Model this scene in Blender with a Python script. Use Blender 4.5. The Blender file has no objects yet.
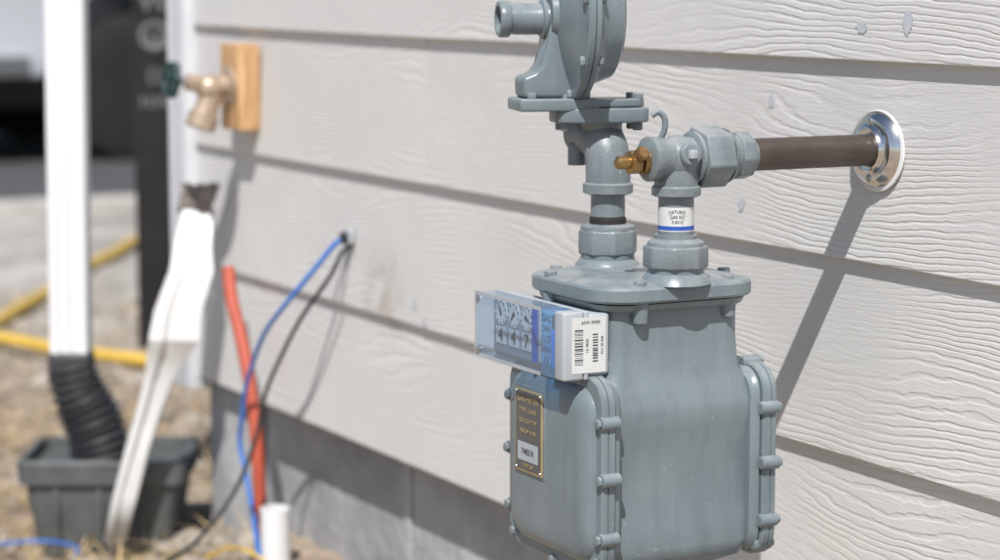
import bpy, bmesh, math, random
from mathutils import Vector, Matrix, noise
random.seed(7)
S = bpy.context.scene
COL = S.collection
H = 0.86   # camera height; heights below are mostly given relative to it
def Z(u): return H + u

# ------------------------------------------------------------------ materials
def newmat(name):
    m = bpy.data.materials.new(name); m.use_nodes = True
    nt = m.node_tree; b = nt.nodes['Principled BSDF']
    return m, nt, b
def N(nt, typ, **kw):
    n = nt.nodes.new(typ)
    for k, v in kw.items():
        if k.startswith('i_'):
            key = k[2:]
            key = int(key) if key.isdigit() else key.replace('_', ' ')
            n.inputs[key].default_value = v
        else: setattr(n, k, v)
    return n
def ramp(nt, fac, stops):
    r = nt.nodes.new('ShaderNodeValToRGB')
    el = r.color_ramp.elements
    while len(el) < len(stops): el.new(0.5)
    for e, (p, c) in zip(el, stops):
        e.position = p; e.color = (*c, 1) if len(c) == 3 else c
    nt.links.new(fac, r.inputs[0]); return r
def mat(name, c1, c2=None, rough=0.5, metal=0.0, scale=8, bump=0.0, bscale=200, bdist=0.001, rvar=0.1, spec=0.5, detail=6, stretch=None, dust=0.0):
    m, nt, b = newmat(name); L = nt.links
    c2 = c2 or tuple(x*0.85 for x in c1)
    tc = N(nt, 'ShaderNodeTexCoord')
    src = tc.outputs['Object']
    if stretch:
        mp = N(nt, 'ShaderNodeMapping'); mp.inputs['Scale'].default_value = stretch
        L.new(src, mp.inputs[0]); src = mp.outputs[0]
    n = N(nt, 'ShaderNodeTexNoise', i_Scale=scale, i_Detail=detail, i_Roughness=0.6)
    L.new(src, n.inputs['Vector'])
    r = ramp(nt, n.outputs['Fac'], [(0.3, c2), (0.68, c1)])
    colout = r.outputs[0]
    if dust > 0:
        # rain streaks, pale dust on upward faces, small specks
        ms = N(nt,'ShaderNodeMapping'); ms.inputs['Scale'].default_value=(90,90,7); L.new(src,ms.inputs[0])
        ns = N(nt,'ShaderNodeTexNoise', i_Scale=1.0, i_Detail=4); L.new(ms.outputs[0],ns.inputs['Vector'])
        st_ = ramp(nt, ns.outputs['Fac'], [(0.35,(0.90,0.905,0.91)),(0.6,(1.03,1.03,1.03))])
        mm = N(nt,'ShaderNodeMix', data_type='RGBA', blend_type='MULTIPLY'); mm.inputs[0].default_value=0.8
        L.new(colout,mm.inputs[6]); L.new(st_.outputs[0],mm.inputs[7]); colout=mm.outputs[2]
        ge = N(nt,'ShaderNodeNewGeometry'); sp = N(nt,'ShaderNodeSeparateXYZ'); L.new(ge.outputs['Normal'], sp.inputs[0])
        up = N(nt,'ShaderNodeMapRange', i_1=0.30, i_2=1.0, i_3=0.0, i_4=dust); L.new(sp.outputs['Z'], up.inputs[0])
        nd_ = N(nt,'ShaderNodeTexNoise', i_Scale=55, i_Detail=6); L.new(src, nd_.inputs['Vector'])
        dm = N(nt,'ShaderNodeMapRange', i_1=0.35, i_2=0.65); L.new(nd_.outputs['Fac'], dm.inputs[0])
        mu = N(nt,'ShaderNodeMath', operation='MULTIPLY'); L.new(up.outputs[0], mu.inputs[0]); L.new(dm.outputs[0], mu.inputs[1])
        sk = N(nt,'ShaderNodeTexNoise', i_Scale=190, i_Detail=3); L.new(src, sk.inputs['Vector'])
        sm_ = N(nt,'ShaderNodeMapRange', i_1=0.69, i_2=0.77, i_3=0.0, i_4=0.45); L.new(sk.outputs['Fac'], sm_.inputs[0])
        mxm = N(nt,'ShaderNodeMath', operation='MAXIMUM'); L.new(mu.outputs[0], mxm.inputs[0]); L.new(sm_.outputs[0], mxm.inputs[1])
        mx = N(nt,'ShaderNodeMix', data_type='RGBA'); L.new(mxm.outputs[0], mx.inputs[0]); L.new(colout, mx.inputs[6]); mx.inputs[7].default_value=(0.46,0.455,0.44,1)
        colout = mx.outputs[2]
    L.new(colout, b.inputs['Base Color'])
    b.inputs['Metallic'].default_value = metal
    b.inputs['Specular IOR Level'].default_value = spec
    mr = N(nt, 'ShaderNodeMapRange', i_3=rough+rvar, i_4=max(0.02, rough-rvar))
    L.new(n.outputs['Fac'], mr.inputs[0]); L.new(mr.outputs[0], b.inputs['Roughness'])
    if bump > 0:
        n2 = N(nt, 'ShaderNodeTexNoise', i_Scale=bscale, i_Detail=4)
        L.new(src, n2.inputs['Vector'])
        bp = N(nt, 'ShaderNodeBump', i_Strength=bump, i_Distance=bdist)
        L.new(n2.outputs['Fac'], bp.inputs['Height']); L.new(bp.outputs[0], b.inputs['Normal'])
    return m

M_paint = mat('grey_meter_paint', (0.195,0.240,0.262), (0.150,0.188,0.208), rough=0.30, scale=11, bump=0.3, bscale=330, bdist=0.0006, rvar=0.11, dust=0.4)
M_paint2 = mat('grey_fitting_paint', (0.220,0.256,0.275), (0.150,0.180,0.197), rough=0.36, scale=30, bump=0.55, bscale=420, bdist=0.0009, dust=0.35)
M_steel = mat('bare_black_pipe', (0.135,0.105,0.088), (0.045,0.038,0.034), rough=0.40, metal=0.35, scale=40, bump=0.4, bscale=300, bdist=0.0006, stretch=(1,0.25,1))
M_chrome = mat('chrome', (0.8,0.8,0.8), (0.6,0.6,0.6), rough=0.16, metal=1.0, scale=20, bump=0.25, bscale=40, bdist=0.0015, rvar=0.06)
M_zinc = mat('zinc', (0.55,0.56,0.56), (0.4,0.4,0.4), rough=0.35, metal=0.9, scale=60)
M_brass = mat('brass', (0.50,0.33,0.14), (0.22,0.13,0.06), rough=0.38, metal=0.9, scale=60)
M_bronze = mat('faucet_bronze', (0.55,0.44,0.34), (0.4,0.30,0.22), rough=0.42, metal=0.35, scale=50, bump=0.3, bscale=300)
M_black = mat('black_plastic', (0.02,0.02,0.022), (0.012,0.012,0.013), rough=0.35, scale=20, bump=0.5, bscale=12, bdist=0.01)
M_rubber = mat('rubber', (0.03,0.03,0.03), (0.015,0.015,0.015), rough=0.7, scale=20)
M_white = mat('white_paint', (0.80,0.81,0.83), (0.73,0.74,0.76), rough=0.45, scale=5)
M_vinyl = mat('white_vinyl', (0.86,0.87,0.88), (0.74,0.74,0.73), rough=0.35, scale=18)
M_label = mat('label_white', (0.66,0.67,0.67), (0.58,0.59,0.59), rough=0.45, scale=30)
M_ink = mat('ink_black', (0.03,0.03,0.035), rough=0.6)
M_blueink = mat('ink_blue', (0.03,0.1,0.45), rough=0.5)
M_gold = mat('plate_brass', (0.55,0.44,0.24), (0.40,0.31,0.17), rough=0.45, metal=0.3, scale=40)
M_plateg = mat('plate_grey', (0.15,0.15,0.145), (0.10,0.10,0.10), rough=0.45, metal=0.2)
M_dialplate = mat('dial_plate_grey', (0.34,0.38,0.43), (0.26,0.30,0.35), rough=0.5, metal=0.2)
M_module = mat('module_grey', (0.43,0.46,0.49), (0.36,0.39,0.42), rough=0.5, scale=20)
M_green = mat('green_handle', (0.015,0.05,0.045), (0.01,0.03,0.03), rough=0.45, scale=40)
M_orange = mat('red_conduit', (0.50,0.095,0.05), (0.38,0.07,0.04), rough=0.5, scale=15)
M_blue = mat('blue_cable', (0.04,0.19,0.60), (0.03,0.14,0.48), rough=0.4)
M_yellow = mat('yellow_pipe', (0.78,0.52,0.09), (0.62,0.4,0.06), rough=0.5)
M_boxg = mat('drain_box_plastic', (0.13,0.14,0.14), (0.075,0.08,0.08), rough=0.6, scale=14, bump=0.3, bscale=80)
M_corr = mat('corrugated_black', (0.045,0.045,0.05), (0.025,0.025,0.03), rough=0.5, scale=12)
M_sheath = mat('sheathing', (0.3,0.28,0.25), rough=0.8)
M_roof = mat('shingle', (0.08,0.08,0.085), (0.04,0.04,0.04), rough=0.9, scale=30, bump=0.5, bscale=60, bdist=0.01)
M_trim = mat('trim_paint', (0.76,0.78,0.82), (0.67,0.69,0.73), rough=0.55, scale=6, bump=0.2, bscale=120)
M_car = mat('car_white', (0.74,0.77,0.80), (0.70,0.73,0.76), rough=0.25, scale=2)
M_carglass = mat('car_glass', (0.02,0.025,0.03), rough=0.08, rvar=0.02)
M_tyre = mat('tyre', (0.02,0.02,0.02), rough=0.8)
M_cargrey = mat('cladding', (0.16,0.17,0.18), rough=0.6)
M_kerb = mat('kerb_concrete', (0.5,0.48,0.45), (0.38,0.36,0.33), rough=0.9, scale=6, bump=0.4, bscale=60, bdist=0.004)
M_asph = mat('asphalt', (0.085,0.085,0.09), (0.05,0.05,0.052), rough=0.9, scale=3, bump=0.6, bscale=120, bdist=0.004)
M_patch = mat('touch_up', (0.44,0.48,0.54), (0.54,0.56,0.58), rough=0.7, scale=90)
M_rust = mat('torn_grey', (0.30,0.27,0.25), (0.14,0.12,0.11), rough=0.8, scale=60, bump=0.5, bscale=120)

M_wood, nt, b = newmat('cedar_block')
tc = N(nt,'ShaderNodeTexCoord'); mp = N(nt,'ShaderNodeMapping'); mp.inputs['Scale'].default_value=(30,30,3)
nt.links.new(tc.outputs['Object'],mp.inputs[0]); n=N(nt,'ShaderNodeTexNoise',i_Scale=3,i_Detail=5,i_Distortion=0.6); nt.links.new(mp.outputs[0],n.inputs['Vector'])
r=ramp(nt,n.outputs['Fac'],[(0.35,(0.40,0.22,0.10)),(0.65,(0.70,0.44,0.22))]); nt.links.new(r.outputs[0],b.inputs['Base Color']); b.inputs['Roughness'].default_value=0.65

# clear polycarbonate
def clear(name, col, amt):
    m, nt, b = newmat(name); out = nt.nodes['Material Output']
    tr = N(nt,'ShaderNodeBsdfTransparent'); tr.inputs[0].default_value=(*col,1)
    gl = N(nt,'ShaderNodeBsdfGlossy'); gl.inputs['Roughness'].default_value=0.07; gl.inputs[0].default_value=(1,1,1,1)
    b.inputs['Base Color'].default_value=(*[0.55*c+0.3 for c in col],1); b.inputs['Roughness'].default_value=0.25
    lw = N(nt,'ShaderNodeLayerWeight',i_Blend=0.5)
    pw = N(nt,'ShaderNodeMath',operation='POWER',i_1=4.0); nt.links.new(lw.outputs['Facing'],pw.inputs[0])
    ma = N(nt,'ShaderNodeMath',operation='MULTIPLY_ADD',i_1=0.5,i_2=0.03); nt.links.new(pw.outputs[0],ma.inputs[0])
    mx = N(nt,'ShaderNodeMixShader'); nt.links.new(ma.outputs[0],mx.inputs[0]); nt.links.new(tr.outputs[0],mx.inputs[1]); nt.links.new(gl.outputs[0],mx.inputs[2])
    mx2 = N(nt,'ShaderNodeMixShader'); mx2.inputs[0].default_value=amt; nt.links.new(mx.outputs[0],mx2.inputs[1]); nt.links.new(b.outputs[0],mx2.inputs[2])
    nt.links.new(mx2.outputs[0],out.inputs[0]); return m
M_clear = clear('clear_polycarbonate',(0.86,0.92,0.98),0.03)
M_clearblue = clear('blue_polycarbonate',(0.45,0.72,0.96),0.16)

# embossed siding
def siding_mat():
    m, nt, b = newmat('fibre_cement_siding'); L=nt.links
    tc=N(nt,'ShaderNodeTexCoord'); oi=N(nt,'ShaderNodeObjectInfo')
    mul=N(nt,'ShaderNodeMath',operation='MULTIPLY',i_1=37.0); L.new(oi.outputs['Random'],mul.inputs[0])
    cmb=N(nt,'ShaderNodeCombineXYZ'); L.new(mul.outputs[0],cmb.inputs[0]); L.new(mul.outputs[0],cmb.inputs[1])
    add=N(nt,'ShaderNodeVectorMath',operation='ADD'); L.new(tc.outputs['Object'],add.inputs[0]); L.new(cmb.outputs[0],add.inputs[1])
    mp=N(nt,'ShaderNodeMapping'); mp.inputs['Scale'].default_value=(1.7,1,9.0); L.new(add.outputs[0],mp.inputs[0])
    n1=N(nt,'ShaderNodeTexNoise',i_Scale=1.0,i_Detail=1.5,i_Roughness=0.4); L.new(mp.outputs[0],n1.inputs['Vector'])
    mp2=N(nt,'ShaderNodeMapping'); mp2.inputs['Scale'].default_value=(24,1,70); L.new(add.outputs[0],mp2.inputs[0])
    n2=N(nt,'ShaderNodeTexNoise',i_Scale=1.0,i_Detail=3.0); L.new(mp2.outputs[0],n2.inputs['Vector'])
    sep=N(nt,'ShaderNodeSeparateXYZ'); L.new(tc.outputs['Object'],sep.inputs[0])
    a=N(nt,'ShaderNodeMath',operation='MULTIPLY',i_1=860.0); L.new(sep.outputs['Z'],a.inputs[0])
    c=N(nt,'ShaderNodeMath',operation='MULTIPLY_ADD',i_1=125.0); L.new(n1.outputs['Fac'],c.inputs[0]); L.new(a.outputs[0],c.inputs[2])
    d=N(nt,'ShaderNodeMath',operation='MULTIPLY_ADD',i_1=7.0); L.new(n2.outputs['Fac'],d.inputs[0]); L.new(c.outputs[0],d.inputs[2])
    s=N(nt,'ShaderNodeMath',operation='SINE'); L.new(d.outputs[0],s.inputs[0])
    rm=N(nt,'ShaderNodeMapRange',interpolation_type='SMOOTHSTEP',i_1=-1.0,i_2=-0.15); L.new(s.outputs[0],rm.inputs[0])
    n3=N(nt,'ShaderNodeTexNoise',i_Scale=6.0,i_Detail=4.0); L.new(add.outputs[0],n3.inputs['Vector'])
    mk=N(nt,'ShaderNodeMapRange',i_1=0.38,i_2=0.66,i_3=0.12,i_4=1.0); L.new(n3.outputs['Fac'],mk.inputs[0])
    hm=N(nt,'ShaderNodeMath',operation='MULTIPLY'); L.new(rm.outputs[0],hm.inputs[0]); L.new(mk.outputs[0],hm.inputs[1])
    mp4=N(nt,'ShaderNodeMapping'); mp4.inputs['Scale'].default_value=(50,50,480); L.new(add.outputs[0],mp4.inputs[0])
    n4=N(nt,'ShaderNodeTexNoise',i_Scale=1.0,i_Detail=3.0); L.new(mp4.outputs[0],n4.inputs['Vector'])
    h2=N(nt,'ShaderNodeMath',operation='MULTIPLY_ADD',i_1=0.7); L.new(n4.outputs['Fac'],h2.inputs[0]); L.new(hm.outputs[0],h2.inputs[2])
    bp=N(nt,'ShaderNodeBump',i_Strength=0.72,i_Distance=0.00075); L.new(h2.outputs[0],bp.inputs['Height']); L.new(bp.outputs[0],b.inputs['Normal'])
    n5=N(nt,'ShaderNodeTexNoise',i_Scale=3.0,i_Detail=7.0,i_Roughness=0.7); L.new(add.outputs[0],n5.inputs['Vector'])
    r=ramp(nt,n5.outputs['Fac'],[(0.3,(0.595,0.588,0.578)),(0.7,(0.69,0.682,0.67))])
    # brown smudge below the cable outlet + random faint ones
    ds_=N(nt,'ShaderNodeVectorMath',operation='DISTANCE'); L.new(tc.outputs['Object'],ds_.inputs[0]); ds_.inputs[1].default_value=(-2.682,0,.462)
    dn=N(nt,'ShaderNodeMapRange',i_1=0.075,i_2=0.0,i_3=0.0,i_4=1.0); L.new(ds_.outputs['Value'],dn.inputs[0])
    n7=N(nt,'ShaderNodeTexNoise',i_Scale=28.0,i_Detail=5.0); L.new(tc.outputs['Object'],n7.inputs['Vector'])
    n7r=N(nt,'ShaderNodeMapRange',i_1=0.38,i_2=0.62); L.new(n7.outputs['Fac'],n7r.inputs[0])
    dm=N(nt,'ShaderNodeMath',operation='MULTIPLY'); L.new(dn.outputs[0],dm.inputs[0]); L.new(n7r.outputs[0],dm.inputs[1])
    n6=N(nt,'ShaderNodeTexNoise',i_Scale=2.2,i_Detail=4.0); L.new(add.outputs[0],n6.inputs['Vector'])
    mk2=N(nt,'ShaderNodeMapRange',i_1=0.62,i_2=0.8,i_3=0.0,i_4=0.5); L.new(n6.outputs['Fac'],mk2.inputs[0])
    mxa=N(nt,'ShaderNodeMath',operation='MAXIMUM'); L.new(mk2.outputs[0],mxa.inputs[0]); L.new(dm.outputs[0],mxa.inputs[1])
    mx=N(nt,'ShaderNodeMix',data_type='RGBA'); L.new(mxa.outputs[0],mx.inputs[0]); L.new(r.outputs[0],mx.inputs[6]); mx.inputs[7].default_value=(0.42,0.36,0.30,1)
    L.new(mx.outputs[2],b.inputs['Base Color']); b.inputs['Roughness'].default_value=0.55
    return m
M_siding=siding_mat()

M_conc, nt, b = newmat('foundation_concrete'); L=nt.links
tc=N(nt,'ShaderNodeTexCoord'); n=N(nt,'ShaderNodeTexNoise',i_Scale=4.5,i_Detail=9,i_Roughness=0.68); L.new(tc.outputs['Object'],n.inputs['Vector'])
r=ramp(nt,n.outputs['Fac'],[(0.30,(0.22,0.225,0.235)),(0.5,(0.36,0.362,0.37)),(0.70,(0.50,0.50,0.50))]); L.new(r.outputs[0],b.inputs['Base Color'])
n2=N(nt,'ShaderNodeTexNoise',i_Scale=40,i_Detail=6); L.new(tc.outputs['Object'],n2.inputs['Vector'])
bp=N(nt,'ShaderNodeBump',i_Strength=0.8,i_Distance=0.006); L.new(n2.outputs['Fac'],bp.inputs['Height']); L.new(bp.outputs[0],b.inputs['Normal']); b.inputs['Roughness'].default_value=0.9

M_ground, nt, b = newmat('dirt_ground'); L=nt.links
tc=N(nt,'ShaderNodeTexCoord')
n=N(nt,'ShaderNodeTexNoise',i_Scale=2.2,i_Detail=10,i_Roughness=0.7); L.new(tc.outputs['Object'],n.inputs['Vector'])
r=ramp(nt,n.outputs['Fac'],[(0.3,(0.17,0.12,0.075)),(0.5,(0.33,0.265,0.20)),(0.7,(0.46,0.40,0.33))])
v=N(nt,'ShaderNodeTexVoronoi',i_Scale=38); L.new(tc.outputs['Object'],v.inputs['Vector'])
hs=ramp(nt,v.outputs['Color'],[(0.2,(0.7,0.67,0.63)),(0.8,(1.25,1.22,1.2))])
mx=N(nt,'ShaderNodeMix',data_type='RGBA',blend_type='MULTIPLY'); mx.inputs[0].default_value=0.8
L.new(r.outputs[0],mx.inputs[6]); L.new(hs.outputs[0],mx.inputs[7])
sep=N(nt,'ShaderNodeSeparateXYZ'); L.new(tc.outputs['Object'],sep.inputs[0])
mr=N(nt,'ShaderNodeMapRange',i_1=-4.6,i_2=-6.2,i_3=0.0,i_4=0.8); L.new(sep.outputs['X'],mr.inputs[0])
mx2=N(nt,'ShaderNodeMix',data_type='RGBA'); L.new(mr.outputs[0],mx2.inputs[0]); L.new(mx.outputs[2],mx2.inputs[6])
r2=ramp(nt,n.outputs['Fac'],[(0.38,(0.27,0.25,0.23)),(0.62,(0.50,0.485,0.46))]); L.new(r2.outputs[0],mx2.inputs[7])
L.new(mx2.outputs[2],b.inputs['Base Color']); b.inputs['Roughness'].default_value=0.95
n2=N(nt,'ShaderNodeTexNoise',i_Scale=45,i_Detail=8); L.new(tc.outputs['Object'],n2.inputs['Vector'])
bp=N(nt,'ShaderNodeBump',i_Strength=0.9,i_Distance=0.012); L.new(n2.outputs['Fac'],bp.inputs['Height']); L.new(bp.outputs[0],b.inputs['Normal'])
M_stone=mat('stone',(0.48,0.43,0.37),(0.2,0.17,0.14),rough=0.9,scale=9,bump=0.5,bscale=90,bdist=0.003)
M_straw=mat('straw',(0.55,0.42,0.22),(0.3,0.2,0.1),rough=0.8,scale=12)

# ------------------------------------------------------------------ geometry helpers
def empty(name, loc=(0,0,0)):
    e = bpy.data.objects.new(name, None); e.location = loc; e.empty_display_size=0.1; COL.objects.link(e); return e
def finish(name, bm, m, parent=None, smooth=True, angle=38):
    bmesh.ops.remove_doubles(bm, verts=bm.verts, dist=1e-6)
    bmesh.ops.recalc_face_normals(bm, faces=bm.faces)
    me = bpy.data.meshes.new(name); bm.to_mesh(me); bm.free()
    if smooth:
        for p in me.polygons: p.use_smooth=True
        me.set_sharp_from_angle(angle=math.radians(angle))
    me.materials.append(m)
    o = bpy.data.objects.new(name, me); COL.objects.link(o)
    if parent: o.parent = parent
    return o
def bevel_bm(bm, w, seg=3, ang=30):
    es=[e for e in bm.edges if len(e.link_faces)==2 and e.calc_face_angle(0)>math.radians(ang)]
    if es and w>0: bmesh.ops.bevel(bm, geom=es, offset=w, segments=seg, profile=0.5, affect='EDGES', clamp_overlap=True)
def frame(axis):
    a=Vector(axis).normalized()
    up=Vector((0,0,1)) if abs(a.z)<0.9 else Vector((0,1,0))
    x=up.cross(a).normalized(); y=a.cross(x).normalized()
    return x,y,a
def box(name, lo, hi, m, parent=None, bev=0.002, rot=0, seg=3, pivot=None):
    bm=bmesh.new(); bmesh.ops.create_cube(bm,size=1)
    c=[(a+b_)/2 for a,b_ in zip(lo,hi)]; s=[b_-a for a,b_ in zip(lo,hi)]
    for v in bm.verts: v.co=Vector((v.co.x*s[0],v.co.y*s[1],v.co.z*s[2]))
    bevel_bm(bm,bev,seg)
    R=Matrix.Rotation(rot,4,'Z')
    for v in bm.verts: v.co=(R@v.co)+Vector(c)
    return finish(name,bm,m,parent,smooth=bev>0)
def lathe(name, prof, origin, axis, m, parent=None, seg=40, angle=35):
    x,y,a=frame(axis); o=Vector(origin); bm=bmesh.new(); rings=[]
    for r_,h in prof:
        if r_<1e-6: rings.append([bm.verts.new(o+a*h)])
        else: rings.append([bm.verts.new(o+a*h+x*(r_*math.cos(2*math.pi*i/seg))+y*(r_*math.sin(2*math.pi*i/seg))) for i in range(seg)])
    for A,B in zip(rings,rings[1:]):
        if len(A)==1 and len(B)==1: continue
        for i in range(seg):
            j=(i+1)%seg
            if len(A)==1: bm.faces.new((A[0],B[i],B[j]))
            elif len(B)==1: bm.faces.new((A[i],A[j],B[0]))
            else: bm.faces.new((A[i],A[j],B[j],B[i]))
    if len(rings[0])>1: bm.faces.new(rings[0])
    if len(rings[-1])>1: bm.faces.new(rings[-1])
    return finish(name,bm,m,parent,angle=angle)
def cyl(name,p0,p1,r_,m,parent=None,seg=32,bev=0.0008):
    p0=Vector(p0);p1=Vector(p1);h=(p1-p0).length
    return lathe(name,[(r_-bev,0),(r_,bev),(r_,h-bev),(r_-bev,h)],p0,p1-p0,m,parent,seg)
def hexnut(name,p0,p1,R_,m,parent=None,rot=0.3,bev=0.0015,sides=6):
    p0=Vector(p0);p1=Vector(p1);x,y,a=frame(p1-p0);h=(p1-p0).length;bm=bmesh.new()
    A=[bm.verts.new(p0+x*R_*math.cos(rot+2*math.pi*i/sides)+y*R_*math.sin(rot+2*math.pi*i/sides)) for i in range(sides)]
    B=[bm.verts.new(v.co+a*h) for v in A]
    bm.faces.new(A);bm.faces.new(B)
    for i in range(sides): bm.faces.new((A[i],A[(i+1)%sides],B[(i+1)%sides],B[i]))
    bmesh.ops.recalc_face_normals(bm,faces=bm.faces); bevel_bm(bm,bev,3)
    return finish(name,bm,m,parent)
def prism(name,pts,depth,origin,xdir,ydir,m,parent=None,bev=0.002,seg=3):
    """polygon in (xdir,ydir) plane, extruded +-depth/2 along the normal"""
    X=Vector(xdir).normalized();Y=Vector(ydir).normalized();W=X.cross(Y);o=Vector(origin);bm=bmesh.new()
    A=[bm.verts.new(o+X*p[0]+Y*p[1]-W*depth/2) for p in pts];B=[bm.verts.new(v.co+W*depth) for v in A]
    bm.faces.new(A);bm.faces.new(B);n=len(A)
    for i in range(n): bm.faces.new((A[i],A[(i+1)%n],B[(i+1)%n],B[i]))
    bmesh.ops.recalc_face_normals(bm,faces=bm.faces); bevel_bm(bm,bev,seg)
    return finish(name,bm,m,parent)
def catmull(pts,n=10):
    P=[Vector(p) for p in pts]; P=[P[0]*2-P[1]]+P+[P[-1]*2-P[-2]]; out=[]
    for i in range(1,len(P)-2):
        for k in range(n):
            t=k/n; a,b_,c,d=P[i-1],P[i],P[i+1],P[i+2]
            out.append(0.5*((2*b_)+(c-a)*t+(2*a-5*b_+4*c-d)*t*t+(3*b_-a-3*c+d)*t**3))
    out.append(P[-2]); return out
def sweep(name,pts,r_,m,parent=None,seg=16,rf=None,smoothn=10,closed=False):
    P=catmull(pts,smoothn) if smoothn else [Vector(p) for p in pts]
    bm=bmesh.new(); rings=[]; prev=None; Ls=0
    for i,p in enumerate(P):
        t=(P[min(i+1,len(P)-1)]-P[max(i-1,0)]).normalized()
        if i: Ls+=(p-P[i-1]).length
        if prev is None: x,y,_=frame(t)
        else:
            x=(prev-t*prev.dot(t)).normalized(); y=t.cross(x)
        prev=x; rr=rf(Ls) if rf else r_
        rings.append([bm.verts.new(p+x*rr*math.cos(2*math.pi*k/seg)+y*rr*math.sin(2*math.pi*k/seg)) for k in range(seg)])
    for A,B in zip(rings,rings[1:]):
        for i in range(seg): bm.faces.new((A[i],A[(i+1)%seg],B[(i+1)%seg],B[i]))
    bm.faces.new(rings[0]);bm.faces.new(rings[-1])
    return finish(name,bm,m,parent,angle=60)
def rrect(hx,hy,r_,n=6):
    r_=min(r_,hx,hy);out=[]
    for cx,cy,a0 in ((hx-r_,hy-r_,0),(-hx+r_,hy-r_,90),(-hx+r_,-hy+r_,180),(hx-r_,-hy+r_,270)):
        for k in range(n+1):
            a=math.radians(a0+90*k/n); out.append((cx+r_*math.cos(a),cy+r_*math.sin(a)))
    return out
def loft(name,secs,m,parent=None,angle=45):
    bm=bmesh.new();R_=[[bm.verts.new(Vector(p)) for p in s] for s in secs]
    for A,B in zip(R_,R_[1:]):
        n=len(A)
        for i in range(n): bm.faces.new((A[i],A[(i+1)%n],B[(i+1)%n],B[i]))
    bm.faces.new(R_[0]);bm.faces.new(R_[-1])
    return finish(name,bm,m,parent,angle=angle)
def text(name,s,size,origin,xdir,ydir,m,parent=None,ext=0.0001):
    cu=bpy.data.curves.new(name,'FONT'); cu.body=s; cu.size=size; cu.extrude=ext; cu.align_x='CENTER'; cu.align_y='CENTER'; cu.resolution_u=2
    t=bpy.data.objects.new(name+'_t',cu); COL.objects.link(t)
    dg=bpy.context.evaluated_depsgraph_get(); me=bpy.data.meshes.new_from_object(t.evaluated_get(dg))
    bpy.data.objects.remove(t)
    X=Vector(xdir).normalized();Y=Vector(ydir).normalized();Wn=X.cross(Y)
    M4=Matrix((( X.x,Y.x,Wn.x,origin[0]),(X.y,Y.y,Wn.y,origin[1]),(X.z,Y.z,Wn.z,origin[2]),(0,0,0,1)))
    me.transform(M4); me.name=name; me.materials.clear(); me.materials.append(m)
    o=bpy.data.objects.new(name,me); COL.objects.link(o)
    if parent:o.parent=parent
    return o

# ------------------------------------------------------------------ house
house=empty('siding_house')
E=0.1765; ZB=Z(-0.6030)      # exposure, bottom of the lowest course
YB,YT=-0.0040,0.0040         # face of a course at its bottom / top
XL,XR=-3.345,1.8
def plank(i,x0,x1):
    zb=ZB+i*E; zt=zb+E+0.024
    bm=bmesh.new()
    prof=[(YB,zb+0.0012),(YB+.0008,zb),(YT+.0006,zb),(YT+.0006+.0078,zt),(YT+.0006,zt),(YT,zb+E)]
    n=max(2,int((x1-x0)/0.35)); rings=[]
    for k in range(n+1):
        x=x0+(x1-x0)*k/n; w=0.0013*noise.noise(Vector((x*1.3,i*7.1,0)))
        rings.append([bm.verts.new((x,y+(w*0.5 if y<0 else 0),z+w)) for y,z in prof])
    for A,B in zip(rings,rings[1:]):
        for j in range(len(prof)): bm.faces.new((A[j],A[(j+1)%6],B[(j+1)%6],B[j]))
    bm.faces.new(rings[0]);bm.faces.new(rings[-1])
    return finish('siding_plank',bm,M_siding,house,angle=20)
joints={0:[-0.9],1:[0.95],2:[-2.565],3:[-0.2],4:[-1.649],5:[-2.6],6:[-1.1]}
for i in range(15):
    js=[XL]+sorted(joints.get(i,[-2.9+((i*1.37)%3.5)]))+[XR]
    for a_,b_ in zip(js,js[1:]): plank(i,a_+0.0006,b_-0.0006)
box('wall_sheathing',(XL-0.02,0.0140,ZB+0.004),(XR,0.14,2.95),M_sheath,house,0)
box('foundation_wall',(XL-0.05,0.042,-0.4),(XR,0.25,ZB+0.003),M_conc,house,0.004)
box('foundation_pilaster',(-3.36,0.018,-0.4),(-3.19,0.041,ZB-0.012),M_conc,house,0.004)
box('foundation_form_seam',(-2.71,0.0385,-0.4),(-2.69,0.0415,ZB-0.006),M_conc,house,0.001)
box('corner_trim_board',(-3.405,-0.018,ZB-0.02),(XL-0.002,0.0138,2.93),M_trim,house,0.002)
box('corner_trim_return',(-3.424,-0.018,ZB-0.02),(-3.4065,0.09,2.93),M_trim,house,0.002)
for i in range(15):
    zb=ZB+i*E
    prism('end_wall_plank',[(0,0),(0.012,0),(0.006,E+0.02),(0,E+0.02)],6.0,(-3.402,3.1,zb),(-1,0,0),(0,0,1),M_siding,house,0)
box('end_wall_core',(-3.399,0.0925,ZB-0.02),(-3.2,6.1,2.95),M_sheath,house,0)
box('end_foundation',(-3.38,0.2505,-0.4),(-3.2,6.1,ZB-0.025),M_conc,house,0.003)
box('soffit',(-3.75,-0.32,2.951),(2.0,6.3,3.0),M_white,house,0.004)
box('fascia',(-3.77,-0.345,2.94),(2.02,-0.3205,3.12),M_white,house,0.004)
prism('roof',[(-0.4,0.0),(6.5,0.0),(6.5,2.4),(-0.4,0.12)],5.9,(-0.9,0,3.001),(0,1,0),(0,0,1),M_roof,house,0.004)
def patch(x,z,w,h):
    bm=bmesh.new();n=22
    ys=lambda zz:YB+(YT-YB)*(((zz-ZB)/E)%1.0)-0.0009
    vs=[bm.verts.new((x+w*math.cos(2*math.pi*k/n)*random.uniform(.55,1.1),0,z+h*math.sin(2*math.pi*k/n)*random.uniform(.55,1.1))) for k in range(n)]
    for v in vs: v.co.y=ys(v.co.z)
    bm.faces.new(vs); finish('nail_touch_up',bm,M_patch,house,False)
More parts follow.
